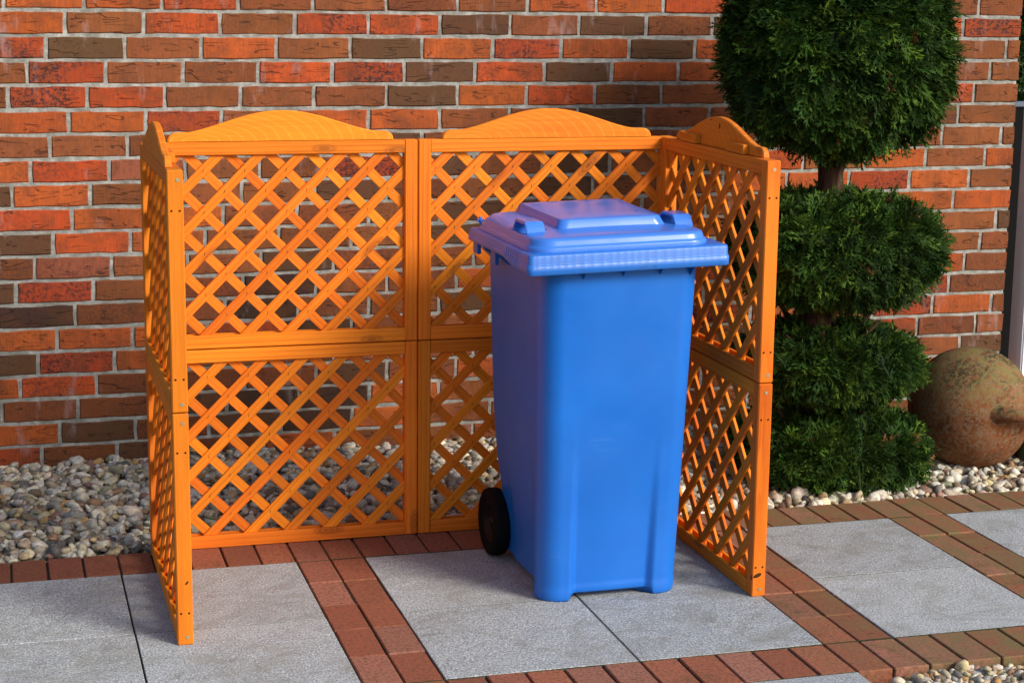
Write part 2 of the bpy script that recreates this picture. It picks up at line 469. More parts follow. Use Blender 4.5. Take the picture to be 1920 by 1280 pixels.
def brick_geo(L, H, seed):
    r_ = random.Random(seed)
    hx, hz, b, D = L / 2, H / 2, 0.0032, 0.105
    ol = []
    for k in range(5): ol.append([-hx + L * k / 5, -hz])
    for k in range(2): ol.append([hx, -hz + H * k / 2])
    for k in range(5): ol.append([hx - L * k / 5, hz])
    for k in range(2): ol.append([-hx, hz - H * k / 2])
    n = len(ol)
    ol = [(x + r_.uniform(-.0020, .0020), z + r_.uniform(-.0022, .0022)) for x, z in ol]
    V = [(x, D, z) for x, z in ol] + [(x, b, z) for x, z in ol]
    V += [(x * (1 - b / hx), r_.uniform(-.0012, .0010), z * (1 - b / hz)) for x, z in ol]
    F = []
    for i in range(n):
        j = (i + 1) % n
        F.append((i, j, n + j, n + i)); F.append((n + i, n + j, 2 * n + j, 2 * n + i))
    top = [2 * n + k for k in range(n)]
    # face in strips between the lower and upper rows
    lo = top[0:6]; hi = [top[12], top[11], top[10], top[9], top[8], top[7]]
    F.append((top[13], top[0], top[1], top[11], top[12]))
    for k in range(1, 4): F.append((lo[k], lo[k + 1], hi[k + 1], hi[k]))
    F.append((top[4], top[5], top[6], top[7], top[8]))
    return V, F
BL, BH = MX - 0.0125, MZ - 0.0125
full_me = [mesh('brick', *brick_geo(BL, BH, 40 + s), M_BRICK) for s in range(7)]
PAL = {'o': ((0.40, 0.088, 0.020), .12), 'r': ((0.43, 0.070, 0.018), .25), 'b': ((0.240, 0.074, 0.026), .12), 'd': ((0.100, 0.052, 0.025), .15),
       'm': ((0.31, 0.050, 0.016), 1.0), 'D': ((0.045, 0.027, 0.017), .5), 'p': ((0.29, 0.085, 0.045), .3), 'w': ((0.185, 0.056, 0.020), .3)}
ROWS = {-1: (-1, 'oorbbwboor..........bd'), 0: (-1, 'obrbmrdbdwd....bob'), 1: (-1, 'mdbobdomodob...bd.'), 2: (-1, 'bmbbrmdrdoo...bbr'),
        3: (0, 'mrbbbdorwb....bbb'), 4: (0, 'oomboObwdb....bo.'), 5: (0, 'bbwbddbwbb...bbwb'), 6: (0, 'orpbwmdbdb...obo'), 7: (0, 'dowbbdwbdw...mob'), 8: (1, 'roobwbddb...boo'),
        9: (1, 'drobwbdbw...pwb'), 10: (1, 'wpbbdwbbd...oob'), 11: (1, 'dmbwDbwob...obo'), 12: (2, 'DwbDbwdb...dmm'), 13: (2, 'ooorDwbd...obm'), 14: (2, 'dmobwpbd...dmm'),
        15: (2, 'orwwwdbo...obm'), 16: (3, 'wwdDDobb...om.'), 17: (3, 'odwdDobb...ow.'), 18: (3, 'mwdwowbb...ww.')}
def brick_colour(r, k):
    ch = None
    if r in ROWS:
        k0, s = ROWS[r]
        if 0 <= k - k0 < len(s): ch = s[k - k0].replace('O', 'o')
    if ch not in PAL: ch = rnd.choice('oobbbbrwwddmp')
    (a, b_, c_), m = PAL[ch]
    f = rnd.uniform(0.88, 1.12); h = rnd.uniform(0.92, 1.08)
    return (min(a * f, .7), b_ * f * h, c_ * f, min(1.0, 0.15 + m * rnd.uniform(.6, 1.3)))
cand = []
for r in range(-12, 20):
    for k in range(-8, 22):
        x0, x1 = WX0 + (k - 0.25 * r) * MX, WX0 + (k + 1 - 0.25 * r) * MX
        x0c, x1c = max(x0, XBEG), min(x1, XEND + 0.006)
        if x1c - x0c < 0.03: continue
        cand.append((r, k, x0c + 0.006, x1c - 0.006 if x1 <= XEND + 0.01 else XEND))
massV, massF, massC = [], [], []
n_single = 0
for r, k, x0, x1 in cand:
    zc, xc = WZ0 - (r + 0.5) * MZ, (x0 + x1) / 2
    c4 = brick_colour(r, k)
    yj = rnd.uniform(-.0015, .0015)
    seen = -1 <= r <= 18 and x1 > -1.03 + 0.0
    if seen and n_single < 300:
        n_single += 1
        L = x1 - x0
        me = rnd.choice(full_me) if L > BL - 0.01 else mesh('brick', *brick_geo(L, BH, r * 31 + k), M_BRICK)
        o = link('brick', me, wall)
        o.location = (xc, WY + yj, zc + rnd.uniform(-.0008, .0008))
        o.rotation_euler = (0, rnd.uniform(-.004, .004), 0)
        o.color = c4
    else:
        V, F = brick_geo(x1 - x0, BH, r * 57 + k)
        b0 = len(massV)
        massV += [(v[0] + xc, v[1] + WY + yj, v[2] + zc) for v in V]
        massF += [tuple(i + b0 for i in f) for f in F]
        massC += [c4] * len(V)
me = mesh('bricks_beyond', massV, massF, M_BRICKM)
a = me.color_attributes.new('Col', 'FLOAT_COLOR', 'POINT')
a.data.foreach_set('color', np.array(massC, dtype=np.float32).ravel())
tag(link('bricks_beyond', me, wall), kind='stuff')

# ------------------------------------------------------------------ trellis screen
ST, TH, RL = 0.0385, 0.040, 0.0385     # stile width, frame thickness, rail height
PW, PH = 0.80, 0.6025
SW, SLT = 0.0278, 0.009                # slat width and thickness
PITCHX = 0.1195

stile_me = [bevel_box('stile', PH - 0.0016, ST, TH, 0.003, M_WOOD, 1) for _ in range(1)]
def rail_mesh():
    # U-shaped section with a groove that takes the slats; length on X, groove open towards +Y(local up), thickness on Z
    L = PW - 2 * ST - 0.001
    h, t, gw, gd, c = RL / 2, TH / 2, 0.0105, 0.012, 0.0022
    sec = [(-h + c, -t), (h - c, -t), (h, -t + c), (h, -gw), (h - gd, -gw), (h - gd, gw), (h, gw), (h, t - c), (h - c, t), (-h + c, t), (-h, t - c), (-h, -t + c)]
    n = len(sec)
    V = [(-L / 2, a_, b_) for a_, b_ in sec] + [(L / 2, a_, b_) for a_, b_ in sec]
    F = [(i, (i + 1) % n, n + (i + 1) % n, n + i) for i in range(n)] + [tuple(reversed(range(n))), tuple(range(n, 2 * n))]
    me = mesh('rail', V, F, M_WOOD)
    bm = bmesh.new(); bm.from_mesh(me); bmesh.ops.recalc_face_normals(bm, faces=bm.faces[:]); bm.to_mesh(me); bm.free()
    return me
rail_me = rail_mesh()

def clip_poly(poly, x0, x1, y0, y1):
    for ax, lim, sg in ((0, x0, 1), (0, x1, -1), (1, y0, 1), (1, y1, -1)):
        out = []
        for i in range(len(poly)):
            p, q = poly[i], poly[(i + 1) % len(poly)]
            dp, dq = sg * (p[ax] - lim), sg * (q[ax] - lim)
            if dp >= 0: out.append(p)
            if dp * dq < 0:
                t = dp / (dp - dq); out.append((p[0] + (q[0] - p[0]) * t, p[1] + (q[1] - p[1]) * t))
        poly = out
        if not poly: break
    return poly

def slat_set(ph1, ph2):
    """[(mesh, local matrix)] for one panel; local x along the panel from its left end, z up from its foot, y into the depth."""
    out = []
    e = 0.010
    x0, x1, z0, z1 = ST - e, PW - ST + e, RL - e, PH - RL + e
    for sgn, ph in ((1, ph1), (-1, ph2)):
        for k in range(-8, 16):
            c = ph + PITCHX * k
            # centre line: sgn=1: x - z = c ; sgn=-1: x + z = c
            d = (math.sqrt(.5), sgn * math.sqrt(.5))
            nrm = (-d[1], d[0])
            p0 = (c, 0.0)
            q = [(p0[0] + d[0] * t + nrm[0] * w, p0[1] + d[1] * t + nrm[1] * w) for t, w in ((-2, -SW / 2), (2, -SW / 2), (2, SW / 2), (-2, SW / 2))]
            poly = clip_poly(q, x0, x1, z0, z1)
            if len(poly) < 3: continue
            us = [(p[0] - p0[0]) * d[0] + (p[1] - p0[1]) * d[1] for p in poly]
            if max(us) - min(us) < 0.055: continue
            um = (max(us) + min(us)) / 2
            ctr = (p0[0] + d[0] * um, p0[1] + d[1] * um)
            lc = [((p[0] - ctr[0]) * d[0] + (p[1] - ctr[1]) * d[1], (p[0] - ctr[0]) * nrm[0] + (p[1] - ctr[1]) * nrm[1]) for p in poly]
            n = len(lc); t = SLT / 2 - 0.0002; b = 0.0011
            # prism with small chamfers along the long edges
            V = []
            for (dz, sc) in ((-t, b), (-t + b, 0), (t - b, 0), (t, b)):
                V += [(u, v - math.copysign(sc, v), dz) for u, v in lc]
            F = []
            for s_ in range(3):
                for i in range(n):
                    j = (i + 1) % n
                    F.append((s_ * n + i, s_ * n + j, (s_ + 1) * n + j, (s_ + 1) * n + i))
            F += [tuple(reversed(range(n))), tuple(range(3 * n, 4 * n))]
            me = mesh('slat', V, F, M_WOOD)
            yoff = -SLT / 2 if sgn == 1 else SLT / 2
            # local axes: X=d, Y=nrm, Z = normal towards the front (-y)
            X = Vector((d[0], 0, d[1])); Y = Vector((nrm[0], 0, nrm[1])); Z = X.cross(Y)
            Mx = Matrix(((X.x, Y.x, Z.x, ctr[0]), (X.y, Y.y, Z.y, yoff + TH / 2), (X.z, Y.z, Z.z, ctr[1]), (0, 0, 0, 1)))
            out.append((me, Mx))
    return out

def arch_mesh():
    W, T = 0.655, 0.0195
    h = W / 2
    pts = []
    def prof(x):
        a = abs(x) / h
        q = min(1.0, a / 0.84)
        return 0.0255 + 0.061 * max(0.0, 0.5 * (1 + math.cos(math.pi * q))) ** 0.72
    N = 44
    top = []
    for i in range(N + 1):
        x = -h + W * i / N
        top.append((x, prof(x)))
    # rounded shoulders at both ends
    def shoulder(sgn):
        return [(sgn * (h - 0.026 + 0.026 * math.sin(t)), -0.0005 + 0.026 * math.cos(t)) for t in [math.pi / 2 * k / 5 for k in range(6)]]
    body = [p for p in top if abs(p[0]) < h - 0.03]
    out = [(-h, 0.0)] + list(reversed(shoulder(-1))) + body + shoulder(1) + [(h, 0.0)]
    n = len(out); V = []; b = 0.003
    cx, cz = 0, 0.03
    for y, ins in ((0.0, b), (b, 0.0), (T - b, 0.0), (T, b)):
        for x, z in out:
            V.append((x - math.copysign(ins, x) * (abs(x) > h - 0.02), y, z - (ins if z > 0.002 else 0)))
    F = []
    for s_ in range(3):
        for i in range(n):
            j = (i + 1) % n
            F.append((s_ * n + i, s_ * n + j, (s_ + 1) * n + j, (s_ + 1) * n + i))
    # caps as strips (concave outline)
    half = n // 2
    def cap(o, flip):
        for i in range(half):
            q_ = (o + i, o + i + 1, o + n - 2 - i, o + n - 1 - i)
            if len(set(q_)) < 4: continue
            F.append(tuple(reversed(q_)) if flip else q_)
    # outline is convex enough in x: use vertical strips to the base line instead
    bi = len(V)
    for y, o in ((0.0, 0), (T, 3 * n)):
        start = len(V)
        for i in range(n):
            V.append((V[o + i][0], y, 0.0))
        for i in range(1, n - 2):
            q_ = (start + i, start + i + 1, o + i + 1, o + i)
            F.append(q_ if y == 0.0 else tuple(reversed(q_)))
    me = mesh('arch_board', V, F, M_WOODR)
    bm = bmesh.new(); bm.from_mesh(me)
    bmesh.ops.remove_doubles(bm, verts=bm.verts, dist=0.00005)
    bmesh.ops.recalc_face_normals(bm, faces=bm.faces[:]); bm.to_mesh(me); bm.free()
    return me
arch_me = arch_mesh()
cleat_me = bevel_box('cleat', 0.125, 0.0165, 0.026, 0.0012, M_WOOD)

def disc(name, r, mat, n=10, t=0.0012):
    V = [(r * math.cos(2 * math.pi * i / n), -t, r * math.sin(2 * math.pi * i / n)) for i in range(n)] + [(r * math.cos(2 * math.pi * i / n), 0.001, r * math.sin(2 * math.pi * i / n)) for i in range(n)]
    V += [(0.45 * r * math.cos(2 * math.pi * i / 6), -t + 0.0004, 0.45 * r * math.sin(2 * math.pi * i / 6)) for i in range(6)]
    F = [tuple(range(n))] + [(i, n + i, n + (i + 1) % n, (i + 1) % n) for i in range(n)]
    return mesh(name, V[:2 * n], F, mat)
screw_me, hole_me = disc('screw', 0.0048, M_STEEL), disc('nail_hole', 0.0028, M_HOLE, 8, 0.0006)

def staple_mesh(ph1, ph2):
    V, F = [], []
    for i in range(-8, 16):
        for j in range(-4, 22):
            c1, c2 = ph1 + PITCHX * i, ph2 + PITCHX * j
            x, z = (c1 + c2) / 2, (c2 - c1) / 2
            if not (ST + .01 < x < PW - ST - .01 and RL + .01 < z < PH - RL - .01): continue
            a = R(70) + rnd.uniform(-.3, .3); dx, dz = math.cos(a) * .0050, math.sin(a) * .0050
            nx, nz = -math.sin(a) * .0007, math.cos(a) * .0007
            y = TH / 2 - SLT - 0.0002
            b0 = len(V)
            V += [(x - dx - nx, y, z - dz - nz), (x + dx - nx, y, z + dz - nz), (x + dx + nx, y, z + dz + nz), (x - dx + nx, y, z - dz + nz)]
            F.append((b0, b0 + 1, b0 + 2, b0 + 3))
    return mesh('staples', V, F, M_HOLE)

trellis = empty('trellis_screen', (0.2, -0.2, 0))
tag(trellis, 'orange stained wooden lattice screen with arched top boards around the blue bin', 'trellis')
sets = {}
def panel(origin, rz, tier, ph1, ph2, arch=None, lean=(0, 0)):
    """origin: front-left foot of the panel at ground; local x along panel, front face towards local -y."""
    key = (ph1, ph2)
    if key not in sets: sets[key] = (slat_set(ph1, ph2), staple_mesh(ph1, ph2))
    P = empty('lattice_panel', (0, 0, 0), 0, trellis)
    P.matrix_parent_inverse = Matrix.Translation((0.2, -0.2, 0)).inverted()
    P.location = (origin[0], origin[1], tier * (PH + 0.001))
    P.rotation_euler = (lean[0], lean[1], rz)
    upX = Matrix(((0, -1, 0, 0), (0, 0, -1, 0), (1, 0, 0, 0), (0, 0, 0, 1)))  # local X -> up, Y -> -x, Z -> -y
    for x in (ST / 2, PW - ST / 2):
        link('stile', stile_me[0], P, Matrix.Translation((x, TH / 2 + rnd.uniform(-.0006, .0006), PH / 2)) @ upX @ Matrix.Rotation(rnd.choice((0, math.pi)), 4, 'Z'))
    ax = Matrix(((1, 0, 0, 0), (0, 0, -1, 0), (0, 1, 0, 0), (0, 0, 0, 1)))    # local Y -> up, Z -> -y
    link('rail', rail_me, P, Matrix.Translation((PW / 2, TH / 2 + 0.0012, RL / 2 + 0.0012)) @ ax)
    link('rail', rail_me, P, Matrix.Translation((PW / 2, TH / 2 + 0.0012, PH - RL / 2 - 0.0012)) @ Matrix.Rotation(math.pi, 4, 'Y') @ ax)
    for me, Mx in sets[key][0]:
        link('slat', me, P, Mx)
    tag(link('staples', sets[key][1], P), kind='stuff')
    if arch == 'front':
        link('arch_board', arch_me, P, Matrix.Translation((PW / 2, 0.0015, PH + 0.0004)))
        for x in (PW / 2 - 0.17, PW / 2 + 0.17):
            link('cleat', cleat_me, P, Matrix.Translation((x, 0.0015 + 0.0195 + 0.0085, PH + 0.0134)))
    elif arch == 'back':
        link('arch_board', arch_me, P, Matrix.Translation((PW / 2, TH - 0.021, PH + 0.0004)))
        for x in (PW / 2 - 0.19, PW / 2 + 0.165):
            link('cleat', cleat_me, P, Matrix.Translation((x, TH - 0.021 - 0.0085, PH + 0.0134)))
    return P
YB = 0.188
for tier, ar in ((0, None), (1, 'front')):
    panel((-0.597, YB), 0, tier, 0.013, 0.092, ar)
    panel((0.2055, YB), 0, tier, 0.013, 0.092, ar)
# side panels: local x runs towards the viewer (-Y), front face towards -X
Pl = [panel((-0.602, 0.186), -math.pi / 2, t, 0.013, 0.092, 'front' if t else None) for t in (0, 1)]
Pr = [panel((0.965, 0.186), -math.pi / 2, t, 0.110, 0.058, 'back' if t else None) for t in (0, 1)]
endM = Matrix.Rotation(math.pi / 2, 4, 'Z')      # discs face local +x (the panel's free end)
for P in Pl + Pr:
    for z in (0.022, PH - 0.025):
        link('screw', screw_me, P, Matrix.Translation((PW, TH / 2 + rnd.uniform(-.001, .006), z)) @ endM)
    for z in (0.085, PH - 0.10):
        for y in (0.010, 0.030):
            link('nail_hole', hole_me, P, Matrix.Translation((PW, y, z)) @ endM)
for P in Pl:
    for z in (0.09, 0.50):
        link('screw', screw_me, P, Matrix.Translation((ST / 2, 0, z)))

M_KNOT = plain('wood_knot', (0.045, 0.018, 0.006), 0.7, 0.1, 0.9, 160)
knot_me = disc('knot', 1.0, M_KNOT, 14, 0.0006)
def knot(P, M, a_, b_, ang):
    link('knot', knot_me, P, M @ Matrix.Rotation(ang, 4, 'Y') @ Matrix.Diagonal((a_, 1, b_, 1)))
knot(Pr[0], Matrix.Translation((PW, 0.016, 0.062)) @ endM, 0.0125, 0.0055, R(-22))
knot(Pr[0], Matrix.Translation((PW - 0.004, -0.0004, 0.057)), 0.0035, 0.0085, 0)
knot(Pr[1], Matrix.Translation((0.416, TH - 0.0212, PH + 0.062)), 0.0035, 0.008, R(12))
knot(Pr[1], Matrix.Translation((0.352, TH - 0.0212, PH + 0.076)), 0.006, 0.0016, 0)
knot(Pl[0], Matrix.Translation((PW, 0.026, 0.165)) @ endM, 0.006, 0.0025, R(-50))

# ------------------------------------------------------------------ wheelie bin
BX, BY = 0.583, -0.285
bin_ = empty('wheelie_bin', (BX, BY, 0.001), R(0.8))
tag(bin_, 'blue plastic two wheeled refuse bin with closed lid standing inside the orange trellis', 'bin')

def rrect(x0, x1, y0, y1, rad, ns=24, nc=8):
    """rounded rectangle, counter-clockwise from the front-left corner end; ns points per side."""
    pts = []
    def side(a, b): 
        for i in range(ns): 
            t = i / ns; pts.append((a[0] + (b[0] - a[0]) * t, a[1] + (b[1] - a[1]) * t))
    def corner(cx, cy, a0):
        for i in range(nc):
            a = a0 + math.pi / 2 * i / nc; pts.append((cx + rad * math.cos(a), cy + rad * math.sin(a)))
    side((x0 + rad, y0), (x1 - rad, y0)); corner(x1 - rad, y0 + rad, -math.pi / 2)
    side((x1, y0 + rad), (x1, y1 - rad)); corner(x1 - rad, y1 - rad, 0)
    side((x1 - rad, y1), (x0 + rad, y1)); corner(x0 + rad, y1 - rad, math.pi / 2)
    side((x0, y1 - rad), (x0, y0 + rad)); corner(x0 + rad, y0 + rad, math.pi)
    return pts

def body_mesh():
    loops = []
    zs = [0.0, 0.006, 0.016, 0.030, 0.036, 0.05, 0.07, 0.10, 0.13, 0.16, 0.20, 0.25, 0.30, 0.36, 0.42, 0.48, 0.55, 0.63, 0.72, 0.80, 0.87, 0.92, 0.945]
    for z in zs:
        t = z / 0.93
        hw = 0.2005 + 0.0215 * t ** 0.9
        y0, y1 = -0.236 - 0.052 * t, 0.238 + 0.042 * t
        lip = 0.0014 * smooth01(0.034, 0.031, z) - 0.002 * smooth01(0.006, 0.0, z)
        pts = rrect(-hw - lip, hw + lip, y0 - lip, y1, 0.058, 70, 16)
        lp = []
        dep = 0.017 * smooth01(0.52, 0.02, z)
        for x, y in pts:
            nx = ny = 0.0
            s = x / hw
            q = (y - y0) / (y1 - y0)
            if y < y0 + 0.052:                       # front: panel between two corner posts
                m = 1 - smooth01(0.50, 0.61, abs(s))
                ny = dep * m - 0.007 * (1 - s * s)
            if abs(x) > hw - 0.052:                  # sides
                m = smooth01(0.13, 0.20, q)
                nx = -math.copysign(1, x) * (dep * 1.1) * m
                wm = smooth01(0.62, 0.72, q) * smooth01(0.30, 0.22, z)
                nx += -math.copysign(1, x) * 0.006 * wm
            zz = z
            if z < 0.05:
                cut = 0.0
                if y < y0 + 0.06: cut = 0.017 * (1 - smooth01(0.585, 0.615, abs(s)))
                if abs(x) > hw - 0.06 and q > 0.14: cut = max(cut, 0.030 * smooth01(0.14, 0.30, q))
                if y > y1 - 0.06: cut = max(cut, 0.03)
                zz = cut + z * (0.05 - cut) / 0.05
            lp.append((x + nx, y + ny, zz))
        loops.append(lp)
    V, F = loft(loops, True, False)
    return mesh('body', V, F, M_BLUE, True)
def warp(me):
    for v in me.vertices: v.co.z += 0.024 * v.co.x * min(1.0, v.co.z / 0.95)
    return me
body = link('body', warp(body_mesh()), bin_)

def rim_mesh():
    loops = []
    x0, x1, y0, y1 = -0.2815, 0.2815, -0.336, 0.258
    prof = [(-0.050, 0.932, 0), (-0.003, 0.9225, 1), (0.0, 0.925, 1), (0.0, 0.948, .55), (-0.0012, 0.9490, .5), (-0.0026, 0.9497, .5), (-0.0032, 0.952, .45), (-0.0038, 0.971, 0), (-0.0055, 0.9755, 0), (-0.010, 0.9775, 0), (-0.060, 0.9785, 0), (-0.075, 0.9750, 0)]
    for off, z, lo in prof:
        rad = max(0.016 + off * 0.7, 0.006)
        pts = rrect(x0 - off, x1 + off, y0 - off, y1 + off, rad, 150, 8)
        lp = []
        for x, y in pts:
            q = (y - y0) / (y1 - y0)
            dz = lo * 0.020 * smooth01(0.10, 0.42, q)
            rip = 0.0
            onfront = y < y0 - off + 0.001
            if onfront and abs(x) < 0.255 and off > -0.02:
                rip = 0.00045 * max(0.0, math.sin(math.pi * x / 0.0225 + 0.8 * math.sin(x * 31)) ** 2 - 0.4)
            if abs(x) > x1 + off - 0.001 and off > -0.02 and 0.12 < q < 0.40:
                rp = 0.0032 * math.sin((q - 0.12) / 0.28 * 2 * math.pi * 4.0) * smooth01(0.12, 0.18, q) * smooth01(0.40, 0.34, q)
                x = x + math.copysign(rp, x)
            lp.append((x, y - rip, z + dz))
        loops.append(lp)
    V, F = loft(loops)
    return mesh('rim', V, F, M_RIM, True)
rim = link('rim', warp(rim_mesh()), bin_)
def gusset(x, y, dx, dy):
    # little triangular web between body and rim underside
    px, py = (-dy, dx)
    t = 0.0018
    a = (x, y, 0.930); b = (x + dx * 0.045, y + dy * 0.045, 0.930); c = (x, y, 0.894)
    V = []
    for s in (-t, t): V += [(p[0] + px * s, p[1] + py * s, p[2]) for p in (a, b, c)]
    link('gusset', mesh('gusset', [(p[0], p[1], p[2] + 0.024 * p[0]) for p in V], [(0, 1, 2), (5, 4, 3), (0, 3, 4, 1), (1, 4, 5, 2), (2, 5, 3, 0)], M_BLUE), bin_)
for x in (-0.115, -0.005, 0.10, 0.19): gusset(x, -0.283, 0, -1)
for y in (-0.14, 0.03, 0.16):
    gusset(-0.218, y, -1, 0); gusset(0.218, y, 1, 0)
comb = bevel_box('lifting_lug', 0.012, 0.045, 0.06, 0.002, M_BLUE)
for x in (-0.262, 0.262):
    link('lifting_lug', comb, bin_, Matrix.Translation((x, 0.22, 0.93)))
    link('lifting_lug', comb, bin_, Matrix.Translation((x * 0.93, 0.10, 0.915)))

def lid_top(x, y):
    u, v = x / 0.245, (y + 0.02) / 0.285
    z = 1.0275 + 0.008 * (1 - u * u) * (1 - v * v) + 0.008 * smooth01(-0.30, 0.2, y)
    for sx in (-1, 1):
        d = math.hypot((x - (0.212 if sx > 0 else -0.216)) / 0.050, (y + 0.118) / 0.060)
        z -= 0.028 * smooth01(1.0, 0.35, d)
    return z
def lid_mesh():
    x0, x1, y0, y1 = -0.262, 0.243, -0.306, 0.240
    loops = []
    wall_p = [(0.0, 0.9905), (0.0, 1.0000), (-0.0012, 1.0045), (-0.006, 1.0065), (-0.0075, 1.0095), (-0.010, 1.0185), (-0.0125, 1.0235), (-0.018, 1.0262), (-0.030, None)]
    for off, z in wall_p:
        pts = rrect(x0 - off, x1 + off, y0 - off, y1 + off, 0.060 + off * 0.5, 40, 14)
        loops.append([(x, y, (lid_top(x, y) if z is None else z)) for x, y in pts])
    inner = rrect(x0 + 0.030, x1 - 0.030, y0 + 0.030, y1 - 0.030, 0.045, 40, 14)
    cx, cy = (x0 + x1) / 2, (y0 + y1) / 2
    for k in range(1, 36):
        f = 1 - k / 36.0
        loops.append([(cx + (x - cx) * f, cy + (y - cy) * f, lid_top(cx + (x - cx) * f, cy + (y - cy) * f)) for x, y in inner])
    V, F = loft(loops, False, True)
    # raised middle field
    def frust(off, z):
        pf, pb = 0.150 - off, 0.158 - off
        yf, yb = -0.165 + off, 0.205 - off * 0.4
        out = []
        for (ax, ay), (bx, by) in ((((-pf, yf)), (pf, yf)), ((pf, yf), (pb, yb)), ((pb, yb), (-pb, yb)), ((-pb, yb), (-pf, yf))):
            for i in range(12):
                t = i / 12; out.append((ax + (bx - ax) * t + 0.006, ay + (by - ay) * t, z + 0.006 * smooth01(-0.2, 0.25, ay + (by - ay) * t)))
        return out
    L2 = [frust(o_, z_) for o_, z_ in ((-0.002, 1.024), (0.0, 1.034), (0.0095, 1.0530), (0.0110, 1.0552), (0.014, 1.0560), (0.06, 1.0580), (0.10, 1.0590))]
    V2, F2 = loft(L2, False, True)
    b0 = len(V)
    V += V2; F += [tuple(i + b0 for i in f) for f in F2]
    return mesh('lid', V, F, M_LID, True)
me = lid_mesh()
for v in me.vertices: v.co.z -= 0.0150
lid = link('lid', warp(me), bin_)
def grip_mesh():
    path = []
    for i in range(17):
        t = i / 16
        y = -0.064 + 0.128 * t
        z = 0.0260 * min(1.0, math.sin(math.pi * t) * 1.9) ** 0.8
        path.append((y, z))
    loops = []
    for y, z in path:
        w = 0.025
        th = 0.0075
        loops.append([(-w, y, z - th), (w, y, z - th), (w + 0.0005, y, z - 0.0015), (w - 0.002, y, z), (-w + 0.002, y, z), (-w - 0.0005, y, z - 0.0015)])
    V, F = loft(loops, True, True)
    me = mesh('lid_handle', V, F, M_LID, False)
    bm = bmesh.new(); bm.from_mesh(me); bmesh.ops.recalc_face_normals(bm, faces=bm.faces[:]); bm.to_mesh(me); bm.free()
    return me
gm = grip_mesh()
for sx in (-1, 1):
    hx_ = 0.208 if sx > 0 else -0.212
    link('handle', gm, lid, Matrix.Translation((hx_, -0.118, 1.0150 + 0.024 * hx_)))
V, F = tube([(-0.20, 0.272, 0.955), (0.20, 0.272, 0.960)], 0.013, 14)
link('rear_grip_bar', mesh('rear_grip_bar', V, F, M_BLUE, True), bin_)
hm = bevel_box('hinge', 0.020, 0.025, 0.022, 0.007, M_LID, 2)
for x in (-0.245, 0.235): link('hinge', hm, bin_, Matrix.Translation((x, 0.248, 0.990)))

tyre_p = [(0.060, -0.016), (0.066, -0.023), (0.088, -0.025), (0.096, -0.021), (0.100, -0.012), (0.100, 0.012), (0.096, 0.021), (0.088, 0.025), (0.066, 0.023), (0.060, 0.016), (0.060, -0.016)]
hub_p = [(0.001, -0.013), (0.014, -0.013), (0.017, -0.004), (0.030, 0.000), (0.050, -0.004), (0.056, -0.018), (0.0625, -0.018), (0.0625, 0.018), (0.02, 0.018), (0.001, 0.018)]
tm = mesh('wheel', *lathe(tyre_p, 48), M_RUBBER, True)
hm2 = mesh('hub', *lathe(hub_p, 36), M_DARKPL, True)
for sx in (-1, 1):
    w = link('wheel', tm, bin_, Matrix.Translation((sx * 0.202, 0.224, 0.100)) @ Matrix.Rotation(math.pi / 2 * sx, 4, 'Y') @ Matrix.Rotation(math.pi, 4, 'X'))
    link('hub', hm2, w)
V, F = tube([(-0.20, 0.224, 0.1), (0.20, 0.224, 0.1)], 0.011, 12)
link('axle', mesh('axle', V, F, M_STEEL, True), bin_)

# ------------------------------------------------------------------ gravel
def ico(sub):
    bm = bmesh.new(); bmesh.ops.create_icosphere(bm, subdivisions=sub, radius=1.0)
    V = np.array([v.co[:] for v in bm.verts]); F = np.array([[v.index for v in f.verts] for f in bm.faces]); bm.free()
    return V, F
def pebble_shapes(sub, n, seed):
    V0, F0 = ico(sub); out = []
    for s in range(n):
        V = V0.copy()
        off = Vector((s * 13.7 + seed, s * 3.1, 7.7 * s))
        lump = 0.28 if s % 3 else 0.55
        d = np.array([1 + lump * mnoise.noise(Vector(v) * 1.15 + off) + 0.10 * mnoise.noise(Vector(v) * 2.9 + off) for v in V0])
        # some stones are broken: clip by planes
        V = V * d[:, None]
        r_ = np.random.RandomState(seed * 100 + s)
        if s % 4 != 0:
            for _ in range(r_.randint(2, 5)):
                nn = r_.normal(size=3); nn /= np.linalg.norm(nn); h = r_.uniform(0.45, 0.82)
                ex = np.maximum(V @ nn - h, 0); V = V - ex[:, None] * nn * 0.88
        out.append(V)
    return out, F0
PEB = np.array([(0.62, 0.57, 0.45), (0.70, 0.67, 0.58), (0.55, 0.45, 0.28), (0.42, 0.37, 0.28), (0.33, 0.31, 0.28), (0.24, 0.24, 0.235), (0.30, 0.19, 0.12), (0.46, 0.28, 0.11),
                (0.10, 0.10, 0.105), (0.25, 0.14, 0.12), (0.29, 0.29, 0.20), (0.64, 0.63, 0.60), (0.50, 0.48, 0.44), (0.18, 0.13, 0.09)])
PEBW = np.array([16, 10, 8, 12, 11, 9, 7, 3, 5, 4, 5, 7, 9, 5], float); PEBW /= PEBW.sum()
